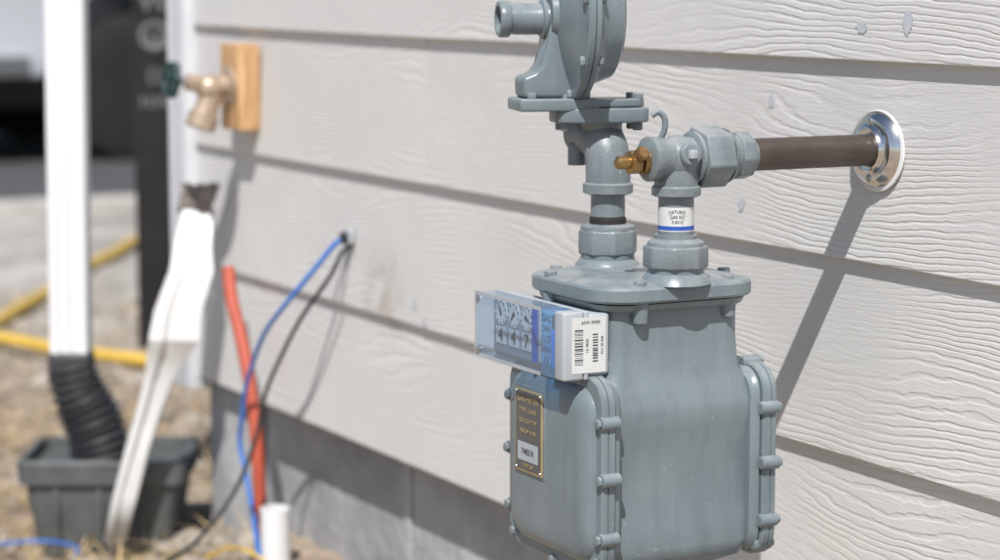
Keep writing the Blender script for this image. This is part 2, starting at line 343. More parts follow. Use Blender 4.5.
for x,z,w,h in [(-1.685,Z(-0.045),0.009,0.007),(-1.62,Z(-0.040),0.008,0.012),(-1.87,Z(-0.215),0.006,0.008),(-1.83,Z(-0.115),0.005,0.008),(-2.56,Z(-0.42),0.008,0.008),(-2.59,Z(-0.40),0.006,0.008)]:
    patch(x,z,w,h)

# ------------------------------------------------------------------ gas meter
meter=empty('gas_meter',(0,0,0))
MX,MY=-1.715,-0.208
CZ=Z(-.409)
def sec(z,hx,hy,r_,cx=MX,cy=MY): return [(cx+x,cy+y,z) for x,y in rrect(hx,hy,r_,7)]
loft('body',[sec(Z(-.266),.061,.065,.018),sec(Z(-.30),.061,.065,.018),sec(Z(-.325),.062,.067,.018),sec(Z(-.338),.066,.074,.018),
             sec(Z(-.352),.071,.078,.018),sec(Z(-.360),.0725,.078,.018),sec(Z(-.375),.070,.078,.016),sec(Z(-.40),.0655,.078,.015),sec(Z(-.43),.0645,.078,.015),sec(Z(-.455),.066,.078,.016),sec(Z(-.475),.070,.078,.02),sec(Z(-.489),.067,.076,.03),sec(Z(-.497),.05,.066,.03)],M_paint,meter,50)
def plsec(z,d): return sec(z,.076+d,.079+d,.036+d*.5)
loft('top_plate',[plsec(Z(-.2675),-.007),plsec(Z(-.2665),-.0015),plsec(Z(-.2645),0),plsec(Z(-.2555),0),plsec(Z(-.2535),-.0015),plsec(Z(-.2525),-.006),plsec(Z(-.2505),-.014),plsec(Z(-.2495),-.026)],M_paint,meter,30)
loft('plate_lower_flange',[sec(Z(-.275),.064,.068,.024),sec(Z(-.273),.067,.071,.026),sec(Z(-.2683),.069,.073,.028)],M_paint,meter,30)
for dx,dy in [(.062,.050),(.066,-.040),(-.066,.050),(-.062,-.050),(.020,.073),(-.03,-.073)]:
    c=(MX+dx*.98,MY+dy*.98)
    lathe('plate_boss',[(.004,0),(.0062,.0015),(.0070,.012),(.0072,.018)],(c[0],c[1],Z(-.285)),(0,0,1),M_paint,meter,20)
    hexnut('plate_bolt',(c[0],c[1],Z(-.2535)),(c[0],c[1],Z(-.2488)),.0058,M_paint2,meter,rot=random.random(),bev=.0008)
for rx in (-1.659,-1.771):
    lathe('turret',[(.030,0),(.027,.006),(.0235,.009),(.0235,.013)],(rx,MY,Z(-.2535)),(0,0,1),M_paint,meter)
def secy(y,hx,hz,r_,cz=CZ): return [(MX+x,y,cz+z) for x,z in rrect(hx,hz,r_,8)]
YF,YR=-.286,-.127
for yc,sg,nm in ((YF,-1,'front'),(YR,1,'rear')):
    loft(nm+'_flange',[secy(yc-sg*.0075,.079,.081,.022),secy(yc-sg*.006,.081,.083,.024),secy(yc-sg*.0006,.081,.083,.024),secy(yc-sg*.0002,.0795,.0815,.023),secy(yc+sg*.0002,.0795,.0815,.023),secy(yc+sg*.0006,.081,.083,.024),secy(yc+sg*.0045,.081,.083,.024),secy(yc+sg*.006,.0795,.0815,.023)],M_paint,meter,25)
    loft(nm+'_case_rim',[secy(yc-sg*.016,.073,.076,.02),secy(yc-sg*.013,.076,.079,.022),secy(yc-sg*.009,.077,.080,.022)],M_paint,meter,30)
    loft(nm+'_cover',[secy(yc+sg*.006,.072,.074,.026),secy(yc+sg*.010,.070,.072,.026),secy(yc+sg*.013,.066,.068,.028),secy(yc+sg*.0148,.060,.062,.028),secy(yc+sg*.0152,.050,.052,.024)],M_paint,meter,60)
    pos=[(.079,.047),(.081,.000),(.079,-.050),(-.079,.047),(-.081,0),(-.079,-.050),(.0,-.083),(.05,.082),(-.05,.082),(.070,-.072),(-.070,-.072)]
    for px,pz in pos:
        lathe(nm+'_boss',[(.0045,-.0105),(.0058,-.0095),(.0061,.0),(.0058,.0065),(.0050,.0072)],(MX+px,yc,CZ+pz),(0,sg,0),M_paint,meter,20)
        hexnut(nm+'_bolt',(MX+px,yc+sg*.0072,CZ+pz),(MX+px,yc+sg*.0104,CZ+pz),.0043,M_paint2,meter,rot=random.random(),bev=.0007)
yf=YF-.0153
NX0,NX1,NZ0,NZ1=-1.764,-1.716,Z(-.421),Z(-.349)
box('plate_mount',(NX0-.003,yf-.0006,NZ0-.003),(NX1+.003,yf+.004,NZ1+.003),M_paint,meter,.001)
box('name_plate',(NX0,yf-.0018,NZ0),(NX1,yf-.0007,NZ1),M_gold,meter,.0004)
box('name_plate_field',(NX0+.0022,yf-.0023,NZ0+.0022),(NX1-.0022,yf-.0019,NZ1-.0022),M_plateg,meter,.0)
box('name_plate_panel',(NX0+.006,yf-.0026,NZ0+.010),(NX1-.006,yf-.0024,NZ0+.026),M_module,meter,.0)
for k,(s_,sz) in enumerate([('GAS METER',.0072),('TYPE  CLASS',.0055),('250 CU FT/H',.0055),('MAOP 5 PSI',.0055)]):
    text('plate_text',s_,sz,((NX0+NX1)/2,yf-.0026,NZ1-.009-k*.0092),(1,0,0),(0,0,1),M_gold,meter)
text('plate_text','748210',.0072,((NX0+NX1)/2,yf-.0029,NZ0+.018),(1,0,0),(0,0,1),M_ink,meter)
text('plate_text','TEMP 60F',.005,((NX0+NX1)/2,yf-.0026,NZ0+.006),(1,0,0),(0,0,1),M_gold,meter)
for sx in (NX0+.003,NX1-.003):
    for sz in (NZ0+.003,NZ1-.003): lathe('plate_rivet',[(.0014,0),(.001,.0008)],(sx,yf-.0022,sz),(0,-1,0),M_zinc,meter,10)
# index box
IX0,IX1,IY0,IY1,IZ0,IZ1=-1.8135,-1.656,-.316,-.272,Z(-.3285),Z(-.2715)
box('index_backplate',(IX0+.01,-.292,IZ0+.003),(IX1-.001,IY1,IZ1-.003),M_module,meter,.003)
box('index_rim',(IX0,-.2965,IZ0),(IX1,-.2925,IZ1),M_module,meter,.0012)
box('index_dial_plate',(IX0+.004,-.3000,IZ0+.004),(-1.696,-.2972,IZ1-.004),M_dialplate,meter,.0004)
for k in range(3):
    cx=IX0+.0185+.0235*k
    cz=(IZ0+IZ1)/2+.011
    lathe('dial_face',[(.0110,0),(.0110,.0008)],(cx,-.3000,cz),(0,-1,0),M_label,meter,28)
    for q in range(10):
        a=q*math.pi/5
        box('dial_tick',(cx+.0092*math.sin(a)-.0005,-.3012,cz+.0092*math.cos(a)-.0009),(cx+.0092*math.sin(a)+.0005,-.3009,cz+.0092*math.cos(a)+.0009),M_ink,meter,0)
    prism('dial_pointer',[(-.0018,-.0026),(.0018,-.0026),(0,.0082)],.0003,(cx,-.3014,cz),(math.cos(k*1.9+.5),0,math.sin(k*1.9+.5)),(-math.sin(k*1.9+.5),0,math.cos(k*1.9+.5)),M_ink,meter,0)
    box('dial_window',(cx-.0090,-.3008,cz-.0275),(cx+.0090,-.3001,cz-.0130),M_label,meter,.0)
    text('dial_number',str([4,4,7,5][k]),.0170,(cx,-.3011,cz-.0202),(1,0,0),(0,0,1),M_ink,meter,ext=.0002)
box('index_caption_strip',(IX0+.088,-.3010,IZ0+.006),(-1.699,-.3001,IZ1-.006),M_label,meter,.0003)
for k in range(5): text('caption_line',['GAS','044','CCF','60W','19'][k],.0090,(IX0+.1010,-.3014,IZ1-.0125-k*.009),(1,0,0),(0,0,1),M_ink,meter)
t_=.0015; CX=-1.6945
box('clear_cover_front',(IX0+.0005,IY0,IZ0+.0005),(CX,IY0+t_,IZ1-.0005),M_clear,meter,.0006)
box('clear_cover_top',(IX0+.0005,IY0+t_+.0001,IZ1-.002),(CX,-.2968,IZ1-.0005),M_clear,meter,.0)
box('clear_cover_bottom',(IX0+.0005,IY0+t_+.0001,IZ0+.0005),(CX,-.2968,IZ0+.002),M_clear,meter,.0)
box('clear_cover_end',(IX0+.0005,IY0+t_+.0001,IZ0+.0021),(IX0+.002,-.2968,IZ1-.0021),M_clear,meter,.0)
box('divider',(IX0+.0815,-.3045,IZ0+.0045),(IX0+.0835,-.3002,IZ1-.0045),M_blueink,meter,.0)
for za,zb_ in ((IZ1-.0030,IZ1+.0002),(IZ0-.0002,IZ0+.0030)): box('cover_frame_bar',(IX0+.0003,IY0-.0006,za),(CX-.0005,IY0-.0001,zb_),M_module,meter,.0)
box('cover_frame_bar',(IX0,IY0-.0006,IZ0+.0031),(IX0+.0035,IY0-.0001,IZ1-.0031),M_module,meter,.0)
box('blue_lens',(CX+.0004,IY0-.0005,IZ0+.0003),(-1.672,-.2968,IZ1-.0003),M_clearblue,meter,.0012)
box('lens_insert',(CX+.003,-.3085,IZ0+.006),(-1.676,-.2972,IZ1-.020),mat('sky_blue',(0.05,0.30,0.78),(0.03,0.2,0.62),rough=.4),meter,.001)
box('lens_chip',(CX+.004,-.3085,IZ1-.018),(-1.678,-.2972,IZ1-.006),M_plateg,meter,.001)
box('module_end',(-1.6715,IY0-.0005,IZ0),(IX1,-.2971,IZ1),M_module,meter,.0022)
for zz in (IZ1-.006,IZ0+.006):
    lathe('cover_screw',[(.0030,0),(.0030,.001),(.0015,.0018)],(IX0+.006,IY0-.0003,zz),(0,-1,0),M_zinc,meter,16)
xl=IX1+.0003
box('module_label',(IX1-.0002,-.3085,IZ0+.006),(xl,-.2765,IZ1-.005),M_label,meter,0)
random.seed(3)
for (ya,yb,za,zb_) in ((-.3060,-.2980,IZ0+.013,IZ1-.015),(-.2890,-.2840,IZ0+.015,IZ1-.020)):
    zz=za
    while zz<zb_:
        w=random.choice([.0004,.0006,.0009,.0012])
        box('barcode_bar',(xl,ya,zz),(xl+.0001,yb,zz+w),M_ink,meter,0); zz+=w+random.choice([.0006,.0009,.0013])
text('label_text','60W R900',.0040,(xl+.0001,-.291,IZ1-.0095),(0,1,0),(0,0,1),M_ink,meter)
text('label_text','15 9830',.0036,(xl+.0001,-.2940,(IZ0+IZ1)/2),(0,0,1),(0,-1,0),M_ink,meter)
text('label_text','FCC ID 84R',.0030,(xl+.0001,-.2800,(IZ0+IZ1)/2),(0,0,1),(0,-1,0),M_ink,meter)

# ------------------------------------------------------------------ supply piping
pipe=empty('gas_supply_pipe',(0,0,0))
RX,LX,PZ=-1.659,-1.771,Z(-.1495)
hexnut('meter_swivel_nut',(RX,MY,Z(-.2405)),(RX,MY,Z(-.222)),.0275,M_paint2,pipe,rot=.2,bev=.002,sides=8)
lathe('swivel_shoulder',[(.024,0),(.0235,.003),(.018,.006),(.018,.009)],(RX,MY,Z(-.222)),(0,0,1),M_paint2,pipe)
cyl('riser_nipple',(RX,MY,Z(-.215)),(RX,MY,Z(-.165)),.0148,M_paint2,pipe)
lathe('riser_sticker',[(.01505,0),(.01505,.020)],(RX,MY,Z(-.2095)),(0,0,1),M_label,pipe)
lathe('riser_sticker_band',[(.01515,0),(.01515,.0035)],(RX,MY,Z(-.2085)),(0,0,1),M_blueink,pipe)
cdir=Vector((0.885,-0.465,0)); sdir=Vector((0.465,0.885,0))
for k,s_ in enumerate(['NATURAL','GAS 250','7-2019']):
    o_=Vector((RX,MY,Z(-.1930)-k*.0042))+cdir*.0154
    text('sticker_text',s_,.0034,o_,sdir,(0,0,1),M_ink,pipe)
lathe('tee_bottom_collar',[(.0175,0),(.0205,.0015),(.0205,.008),(.019,.0095)],(RX,MY,Z(-.1815)),(0,0,1),M_paint2,pipe)
lathe('tee_stem',[(.0185,0),(.0182,.012),(.0172,.022)],(RX,MY,Z(-.173)),(0,0,1),M_paint2,pipe)
lathe('tee_body',[(.0145,-.030),(.0185,-.028),(.0185,-.022),(.0172,-.020),(.0172,-.01),(.0185,0),(.0172,.01),(.017,.018),(.017,.024)],(RX,MY,PZ),(0,1,0),M_paint2,pipe)
bm=bmesh.new(); bmesh.ops.create_uvsphere(bm,u_segments=32,v_segments=20,radius=.0200)
for v in bm.verts: v.co+=Vector((RX,MY,PZ-.001))
finish('tee_core',bm,M_paint2,pipe)
lathe('tee_side_plug',[(.0095,.015),(.0095,.022),(.008,.0235)],(RX,MY+.004,PZ+.002),(1,-.15,.1),M_paint2,pipe,24)
box('plug_square',(RX+.0225,MY-.003,PZ+.001),(RX+.0275,MY+.004,PZ+.008),M_module,pipe,.0008,rot=.3)
lathe('brass_plug',[(.0105,0),(.0105,.006),(.0075,.0065),(.0075,.012)],(RX,MY-.029,PZ-.002),(0,-1,0),M_brass,pipe,24)
hexnut('brass_hex',(RX,MY-.036,PZ-.002),(RX,MY-.046,PZ-.002),.0105,M_brass,pipe)
lathe('brass_tip',[(.0055,0),(.0055,.010),(.004,.0115)],(RX,MY-.046,PZ-.002),(0,-1,0),M_brass,pipe,24)
lathe('brass_side',[(.006,0),(.006,.014),(.0045,.016)],(RX,MY-.040,PZ),(.9,0,.45),M_brass,pipe,24)
lathe('union_ring',[(.017,0),(.0215,.002),(.0215,.005),(.019,.007)],(RX,-.196,PZ),(0,1,0),M_paint2,pipe)
hexnut('union_nut',(RX,-.190,PZ),(RX,-.163,PZ),.0265,M_paint2,pipe,rot=.25,bev=.0022)
lathe('union_tail',[(.0235,0),(.0225,.003),(.0185,.006),(.0175,.014)],(RX,-.163,PZ),(0,1,0),M_paint2,pipe)
hexnut('union_tail_hex',(RX,-.153,PZ),(RX,-.139,PZ),.0205,M_paint2,pipe,rot=.1,bev=.002,sides=8)
lathe('painted_pipe_end',[(.0146,0),(.0146,.004),(.0140,.0045)],(RX,-.139,PZ),(0,1,0),M_paint2,pipe)
cyl('steel_pipe',(RX,-.1385,PZ),(RX,.04,PZ),.0138,M_steel,pipe)
lathe('escutcheon',[(.0150,.0115),(.0175,.012),(.019,.0095),(.022,.0075),(.0265,.0075),(.029,.0055),(.0325,.0025),(.0335,.0008),(.0325,0)],(RX,-.0045,PZ),(.05,-1,.02),M_chrome,pipe,56)
lathe('escutcheon_screw',[(.0035,0),(.0035,.0015),(.002,.0022)],(RX,-.0115,PZ+.0245),(0,-1,0),M_zinc,pipe,16)
lathe('escutcheon_screw',[(.0035,0),(.0035,.0015),(.002,.0022)],(RX,-.0115,PZ-.0245),(0,-1,0),M_zinc,pipe,16)
lathe('caulk_bead',[(.0355,0),(.0350,.0012),(.0325,.0016)],(RX+.0015,-.0038,PZ-.001),(.05,-1,.02),M_white,pipe,40)

# ------------------------------------------------------------------ regulator and its riser
reg=empty('gas_regulator',(0,0,0))
hexnut('meter_swivel_nut',(LX,MY,Z(-.2405)),(LX,MY,Z(-.219)),.0265,M_paint2,reg,rot=.5,bev=.002,sides=8)
lathe('swivel_shoulder',[(.024,0),(.0235,.003),(.018,.005)],(LX,MY,Z(-.219)),(0,0,1),M_paint2,reg)
cyl('black_gasket_ring',(LX,MY,Z(-.2145)),(LX,MY,Z(-.2085)),.0162,M_rubber,reg)
cyl('riser_nipple',(LX,MY,Z(-.2084)),(LX,MY,Z(-.175)),.0150,M_paint2,reg)
lathe('elbow_collar',[(.0185,0),(.0220,.0015),(.0220,.009),(.0200,.0105)],(LX,MY,Z(-.1885)),(0,0,1),M_paint2,reg)
sweep('elbow',[(LX,MY,Z(-.181)),(LX,MY,Z(-.166)),(LX-.003,MY,Z(-.152)),(LX-.013,MY,Z(-.141)),(LX-.028,MY,Z(-.138)),(LX-.045,MY,Z(-.138))],.0196,M_paint2,reg,seg=32)
A=Vector((-.26,-.966,0)).normalized()
B=Vector((.966,-.26,0)).normalized()
RC=Vector((LX-.004,MY+.004,Z(-.033)))+A*.032      # diaphragm centre
FC=Vector((LX-.004,MY+.004,Z(-.1195)))+A*.010
lathe('regulator_neck',[(.017,0),(.0185,.004),(.018,.03),(.021,.036)],(FC.x-.006,FC.y+.006,FC.z-.034),(0,0,1),M_paint2,reg)
prism('outlet_flange',[(-.042,-.012),(-.036,-.019),(-.015,-.024),(.015,-.024),(.036,-.019),(.042,-.012),(.042,.012),(.036,.019),(.015,.024),(-.015,.024),(-.036,.019),(-.042,.012)],.013,FC,A,B,M_paint,reg,.002)
prism('outlet_flange_upper',[(-.038,-.010),(-.032,-.017),(-.015,-.021),(.015,-.021),(.032,-.017),(.038,-.010),(.038,.010),(.032,.017),(.015,.021),(-.015,.021),(-.032,.017),(-.038,.010)],.007,FC+Vector((0,0,.0106)),A,B,M_paint,reg,.0015)
for s_ in (-1,1):
    for q in (-1,1):
        c=FC+A*s_*.032+B*q*.010
        hexnut('flange_bolt',c+Vector((0,0,.0135)),c+Vector((0,0,.0185)),.0052,M_paint2,reg,rot=random.random(),bev=.0007)
        cyl('flange_stud',c+Vector((0,0,-.0065)),c+Vector((0,0,-.0135)),.0045,M_paint2,reg,16)
lathe('diaphragm_case_back',[(.018,-.034),(.048,-.033),(.055,-.029),(.060,-.015),(.065,-.008),(.070,-.006),(.0730,-.0055),(.0745,-.004),(.0745,-.0006),(.0732,-.0001)],RC,A,M_paint,reg,64)
lathe('diaphragm_case_front',[(.0732,.0001),(.0745,.0006),(.0745,.005),(.0732,.0065),(.068,.007),(.062,.008),(.054,.011),(.044,.014),(.032,.017),(.022,.019),(.020,.024)],RC,A,M_paint,reg,64)
for k in range(8):
    a=2*math.pi*k/8+.2
    c=RC+B*(.0698*math.cos(a))+Vector((0,0,.0698*math.sin(a)))
    hexnut('case_bolt',c+A*.0065,c+A*.0105,.0048,M_paint2,reg,rot=a,bev=.0007)
    hexnut('case_nut',c-A*.0055,c-A*.0095,.0048,M_paint2,reg,rot=a,bev=.0007)
P0=Vector((LX-.008,MY+.004,0))
prism('vent_body',[(.020,Z(-.104)),(.079,Z(-.104)),(.080,Z(-.0865)),(.069,Z(-.083)),(.063,Z(-.076)),(.058,Z(-.055)),(.053,Z(-.022)),(.050,Z(-.006)),(.046,Z(.006)),(.040,Z(.010)),(.020,Z(.010))],.036,P0,A,(0,0,1),M_paint,reg,.005,4)
prism('vent_flange',[(.014,Z(-.1155)),(.084,Z(-.1155)),(.084,Z(-.1045)),(.014,Z(-.1045))],.050,P0,A,(0,0,1),M_paint,reg,.002)
P1=P0+Vector((0,0,Z(-.037)))
lathe('vent_nozzle',[(.0185,.045),(.0150,.054),(.0135,.058),(.0135,.082),(.0128,.088),(.0150,.0885),(.0158,.090),(.0158,.0965),(.0148,.098),(.0115,.098),(.0115,.092)],P1,A,M_paint,reg,40)
lathe('nozzle_bore',[(.0113,0),(.0113,.0004)],P1+A*.0925,A,M_black,reg,32)
lathe('vent_rib',[(.012,0),(.017,.001),(.017,.004),(.015,.005)],P1+A*.056,A,M_paint,reg,40)
for q in (-1,1):
    c=P0+A*.072+B*q*.019+Vector((0,0,Z(-.1045)))
    hexnut('vent_bolt',c,c+Vector((0,0,.005)),.0045,M_paint2,reg,bev=.0007)
sweep('seal_tag',[(RX-.030,MY-.006,Z(-.116)),(RX-.028,MY-.001,Z(-.113)),(RX-.026,MY+.004,Z(-.118)),(RX-.026,MY+.004,Z(-.128)),(RX-.028,MY,Z(-.137)),(RX-.030,MY-.005,Z(-.141))],.0026,M_paint2,reg,12)
lathe('side_plug',[(.008,0),(.008,.018),(.006,.020)],(LX-.034,MY-.012,Z(-.165)),(0,0,1),M_paint2,reg,20)

# ------------------------------------------------------------------ hose faucet
fc=empty('hose_faucet')
box('mounting_block',(-3.158,-.034,Z(-.215)),(-3.086,-.0025,Z(-.095)),M_wood,fc,.002)
fx,fz=-3.118,Z(-.152)
lathe('wall_flange',[(.027,0),(.027,.004),(.016,.007)],(fx,-.034,fz),(0,-1,-.1),M_bronze,fc,28)
cyl('inlet_barrel',(fx,-.036,fz),(fx,-.072,fz-.003),.0145,M_bronze,fc)
bm=bmesh.new(); bmesh.ops.create_uvsphere(bm,u_segments=24,v_segments=16,radius=.0195)
for v in bm.verts: v.co+=Vector((fx,-.066,fz-.004))
finish('valve_body',bm,M_bronze,fc)
lathe('spout',[(.0165,0),(.0160,.02),(.0175,.033),(.0215,.035),(.0215,.054),(.019,.056),(.013,.056)],(fx,-.062,fz-.008),(0,-.38,-1),M_bronze,fc,28)
hexnut('packing_nut',(fx,-.082,fz+.002),(fx,-.100,fz+.006),.0125,M_bronze,fc)
cyl('stem',(fx,-.098,fz+.006),(fx,-.128,fz+.010),.0045,M_zinc,fc)
ax=Vector((0.1,-1,.12)).normalized(); hc=Vector((fx,-.122,fz+.0085)); x_,y_,_=frame(ax)
ring=[hc+x_*(.021+.002*math.cos(6*a))*math.cos(a)+y_*(.021+.002*math.cos(6*a))*math.sin(a) for a in [2*math.pi*k/48 for k in range(49)]]
sweep('hand_wheel',ring,.0052,M_green,fc,10,smoothn=0)
for k in range(3):
    a=k*math.pi/3; cyl('wheel_spoke',hc+x_*.02*math.cos(a)+y_*.02*math.sin(a),hc-x_*.02*math.cos(a)-y_*.02*math.sin(a),.0035,M_green,fc,12)
lathe('wheel_hub',[(.008,-.005),(.008,.005),(.005,.007)],hc,ax,M_green,fc,20)

# ------------------------------------------------------------------ ground
def sstep(a,b_,x):
    t=max(0,min(1,(x-a)/(b_-a))); return t*t*(3-2*t)
def gh(x,y):
    near=sstep(-7.9,-6.0,x)*(1-sstep(3,6,x))*sstep(-7,-4,y)*(1-sstep(5,8,y))
    p=Vector((x,y,0))
    h=.026*noise.noise(p*1.7)+.018*noise.noise(p*5+Vector((3,1,0)))+.014*noise.noise(p*15)+.009*noise.noise(p*38)
    m_=.065*sstep(-3.32,-3.08,x)*math.exp(-((y-.0)/.22)**2)*(1-sstep(-1.5,0,x))
    return h*near+m_-.006*near
def axis_list(lo,d0,d1,hi,step):
    a=[]; v=d0; s_=step
    while v>lo: a.append(v); v-=s_; s_*=1.35
    a.append(lo); a=a[::-1]
    v=d0+step
    while v<d1: a.append(v); v+=step
    s_=step
    while v<hi: a.append(v); v+=s_; s_*=1.35
    a.append(hi); return a
xs=axis_list(-600,-6.8,-2.4,600,.025); ys=axis_list(-600,-.8,1.6,600,.025)
bm=bmesh.new(); g=[[bm.verts.new((x,y,gh(x,y))) for y in ys] for x in xs]
for i in range(len(xs)-1):
    for j in range(len(ys)-1): bm.faces.new((g[i][j],g[i+1][j],g[i+1][j+1],g[i][j+1]))
finish('ground',bm,M_ground,None,True,180)
box('road',(-17.5,-60,-.05),(-8.452,60,.006),M_asph,None,0)
box('kerb',(-8.45,-60,-.1),(-8.30,60,.05),M_kerb,None,.015)
random.seed(11)
bm=bmesh.new()
def stone(c,s_):
    r_=bmesh.ops.create_icosphere(bm,subdivisions=2 if s_>.012 else 1,radius=s_)
    sx,sy,sz=random.uniform(.7,1.3),random.uniform(.7,1.3),random.uniform(.45,.8); off=Vector((random.random()*90,)*3)
    R_=Matrix.Rotation(random.random()*6.3,3,'Z')@Matrix.Rotation(random.uniform(-.4,.4),3,'X')
    for v in r_['verts']:
        k=1+.5*noise.noise(v.co/s_*1.1+off)
        v.co=R_@Vector((v.co.x*sx*k,v.co.y*sy*k,v.co.z*sz*k))+Vector(c)
cnt=0
while cnt<1700:
    x=random.uniform(-6.4,-2.85); y=random.uniform(-.75,1.2)
    if x>-3.47 and y>.0: continue
    s_=.004+.014*random.random()**3+(.024*random.random() if random.random()<.07 else 0)
    stone((x,y,gh(x,y)+s_*.2),s_); cnt+=1
for x,y,s_ in [(-3.27,-.06,.035),(-3.22,-.10,.028),(-3.18,-.05,.03),(-3.12,-.09,.024),(-3.3,-.2,.03),(-3.08,-.03,.022),(-3.05,-.12,.026),(-3.22,-.17,.022),(-3.15,-.15,.018),(-3.6,-.28,.03),(-4.2,.05,.035),(-4.6,.2,.04),(-3.02,-.06,.018),(-3.33,-.03,.03),(-3.9,.1,.045),(-4.0,-.05,.04),(-5.0,.3,.05)]:
    stone((x,y,gh(x,y)+s_*.25),s_)
finish('gravel_stones',bm,M_stone,None,True,35)
bm=bmesh.new()
for k in range(2600):
    if k<1600: x=random.uniform(-4.6,-3.0); y=random.uniform(-.6,.25)
    else: x=random.uniform(-6.0,-3.0); y=random.uniform(-.6,.9)
    if x>-3.47 and y>-.01: continue
    l=random.uniform(.02,.12); a=random.random()*6.3; z=gh(x,y)+random.uniform(.001,.014); dz=random.uniform(-.012,.035)
    d=Vector((math.cos(a)*l,math.sin(a)*l,dz)); w=Vector((-math.sin(a),math.cos(a),0))*random.uniform(.0008,.0022)
    p=Vector((x,y,z)); mid=p+d*.5+Vector((0,0,random.uniform(0,.012)))
    v=[bm.verts.new(q) for q in (p-w,p+w,mid+w,mid-w,p+d)]
    bm.faces.new((v[0],v[1],v[2],v[3])); bm.faces.new((v[3],v[2],v[4]))
finish('dry_straw',bm,M_straw,None,False)

# ------------------------------------------------------------------ downspout, drain
ds=empty('downspout')
w_,d_=.029,.024
base=[(-w_,-d_),(w_,-d_),(w_,d_),(-w_,d_)]
pts=[]
for k in range(4):
    p,q=Vector(base[k]),Vector(base[(k+1)%4]); e=(q-p); nrm=Vector((e.y,-e.x)).normalized()
    for f,dp in ((.05,0),(.25,0),(.30,-.004),(.42,-.004),(.47,0),(.53,0),(.58,-.004),(.70,-.004),(.75,0),(.95,0)):
        pts.append(p+e*f+nrm*dp)
def rotp(p,c): return (c[0]+p[0]*sdir.x-p[1]*sdir.y, c[1]+p[0]*sdir.y+p[1]*sdir.x)
loft('tube',[[(*rotp(p,(-3.5+lx,-.155+lx*.5)),z) for p in pts] for z,lx in ((.276,0),(1.2,.010),(2.93,.02))],M_white,ds,30)
box('strap',(-3.5-.030,-.155-.026,1.5),(-3.5+.040,-.155+.029,1.53),M_white,ds,.002,rot=math.atan2(sdir.y,sdir.x))
box('standoff_bracket',(-3.46,-.145,1.505),(-3.40,-.0185,1.525),M_white,ds,.001)
dp=empty('corrugated_drain_pipe')
box('adapter',(-3.5-.032,-.155-.029,.24),(-3.5+.032,-.155+.029,.285),M_corr,dp,.006,rot=math.atan2(sdir.y,sdir.x))
sweep('corrugated_tube',[(-3.5,-.155,.262),(-3.495,-.147,.225),(-3.486,-.130,.18),(-3.478,-.116,.13),(-3.475,-.11,.07),(-3.475,-.11,.03)],.04,M_corr,dp,28,rf=lambda s_:.036+.009*min(1,s_/.08)+.004*math.sin(s_*2*math.pi/.013),smoothn=26)
db=empty('drain_box')
bx=Vector((-3.472,-.105,0))
def bsec(z,h1,h2,r_): return [(bx.x+sdir.x*x+cdir.x*y,bx.y+sdir.y*x+cdir.y*y,z) for x,y in rrect(h1,h2,r_,5)]
loft('tub',[bsec(-.02,.100,.078,.02),bsec(.095,.118,.092,.02),bsec(.096,.127,.10,.022),bsec(.128,.129,.102,.022),bsec(.132,.126,.099,.02),bsec(.132,.118,.091,.018),bsec(.112,.117,.090,.018)],M_boxg,db,30)
for k in (-2,0,2):
    c=bx+sdir*(k*.033)+cdir*.086
    box('rib',(c.x-.003,c.y-.010,.005),(c.x+.003,c.y+.006,.094),M_boxg,db,.001,rot=math.atan2(sdir.y,sdir.x))

# ------------------------------------------------------------------ torn vinyl strip leaning on the wall
vs=empty('vinyl_trim_scrap')
cen=[(-3.215,-.050,.525,.046),(-3.212,-.060,.47,.056),(-3.206,-.066,.437,.062),(-3.216,-.082,.38,.070),(-3.222,-.088,.335,.074),(-3.245,-.092,.305,.058),(-3.262,-.096,.277,.044),(-3.285,-.106,.22,.038),(-3.306,-.118,.159,.036),(-3.33,-.130,.09,.034),(-3.352,-.142,.012,.032)]
wd=Vector((.55,.835,0)).normalized(); nd=Vector((.835,-.55,0))
bm=bmesh.new(); rows=[]
for k,(x,y,z,w) in enumerate(cen):
    c=Vector((x,y,z)); j=random.uniform(-.006,.006)
    row=[c-wd*w*.5-nd*.010+wd*j, c-wd*w*.5, c-wd*w*.2+nd*.005, c-wd*w*.14-nd*.002, c+wd*w*.1+nd*(.001+j*.5), c+wd*(w*.5+j*.5)+nd*.002, c+wd*w*.5-nd*.011]
    rows.append([bm.verts.new(p) for p in row])
for A_,B_ in zip(rows,rows[1:]):
    for i in range(6): bm.faces.new((A_[i],A_[i+1],B_[i+1],B_[i]))
o=finish('strip',bm,M_vinyl,vs,True,18); sm=o.modifiers.new('sol','SOLIDIFY'); sm.thickness=.0018
bm=bmesh.new(); bmesh.ops.create_cube(bm,size=1); bmesh.ops.subdivide_edges(bm,edges=bm.edges,cuts=4,use_grid_fill=True)
for v in bm.verts:
    k=1+.5*noise.noise(v.co*3); v.co=Vector((-3.222,-.045,.540))+wd*v.co.x*.046*k+nd*v.co.y*.022*k+Vector((0,0,1))*v.co.z*.038*k+wd*v.co.z*.010
finish('mud_clod',bm,M_rust,vs,True,60)

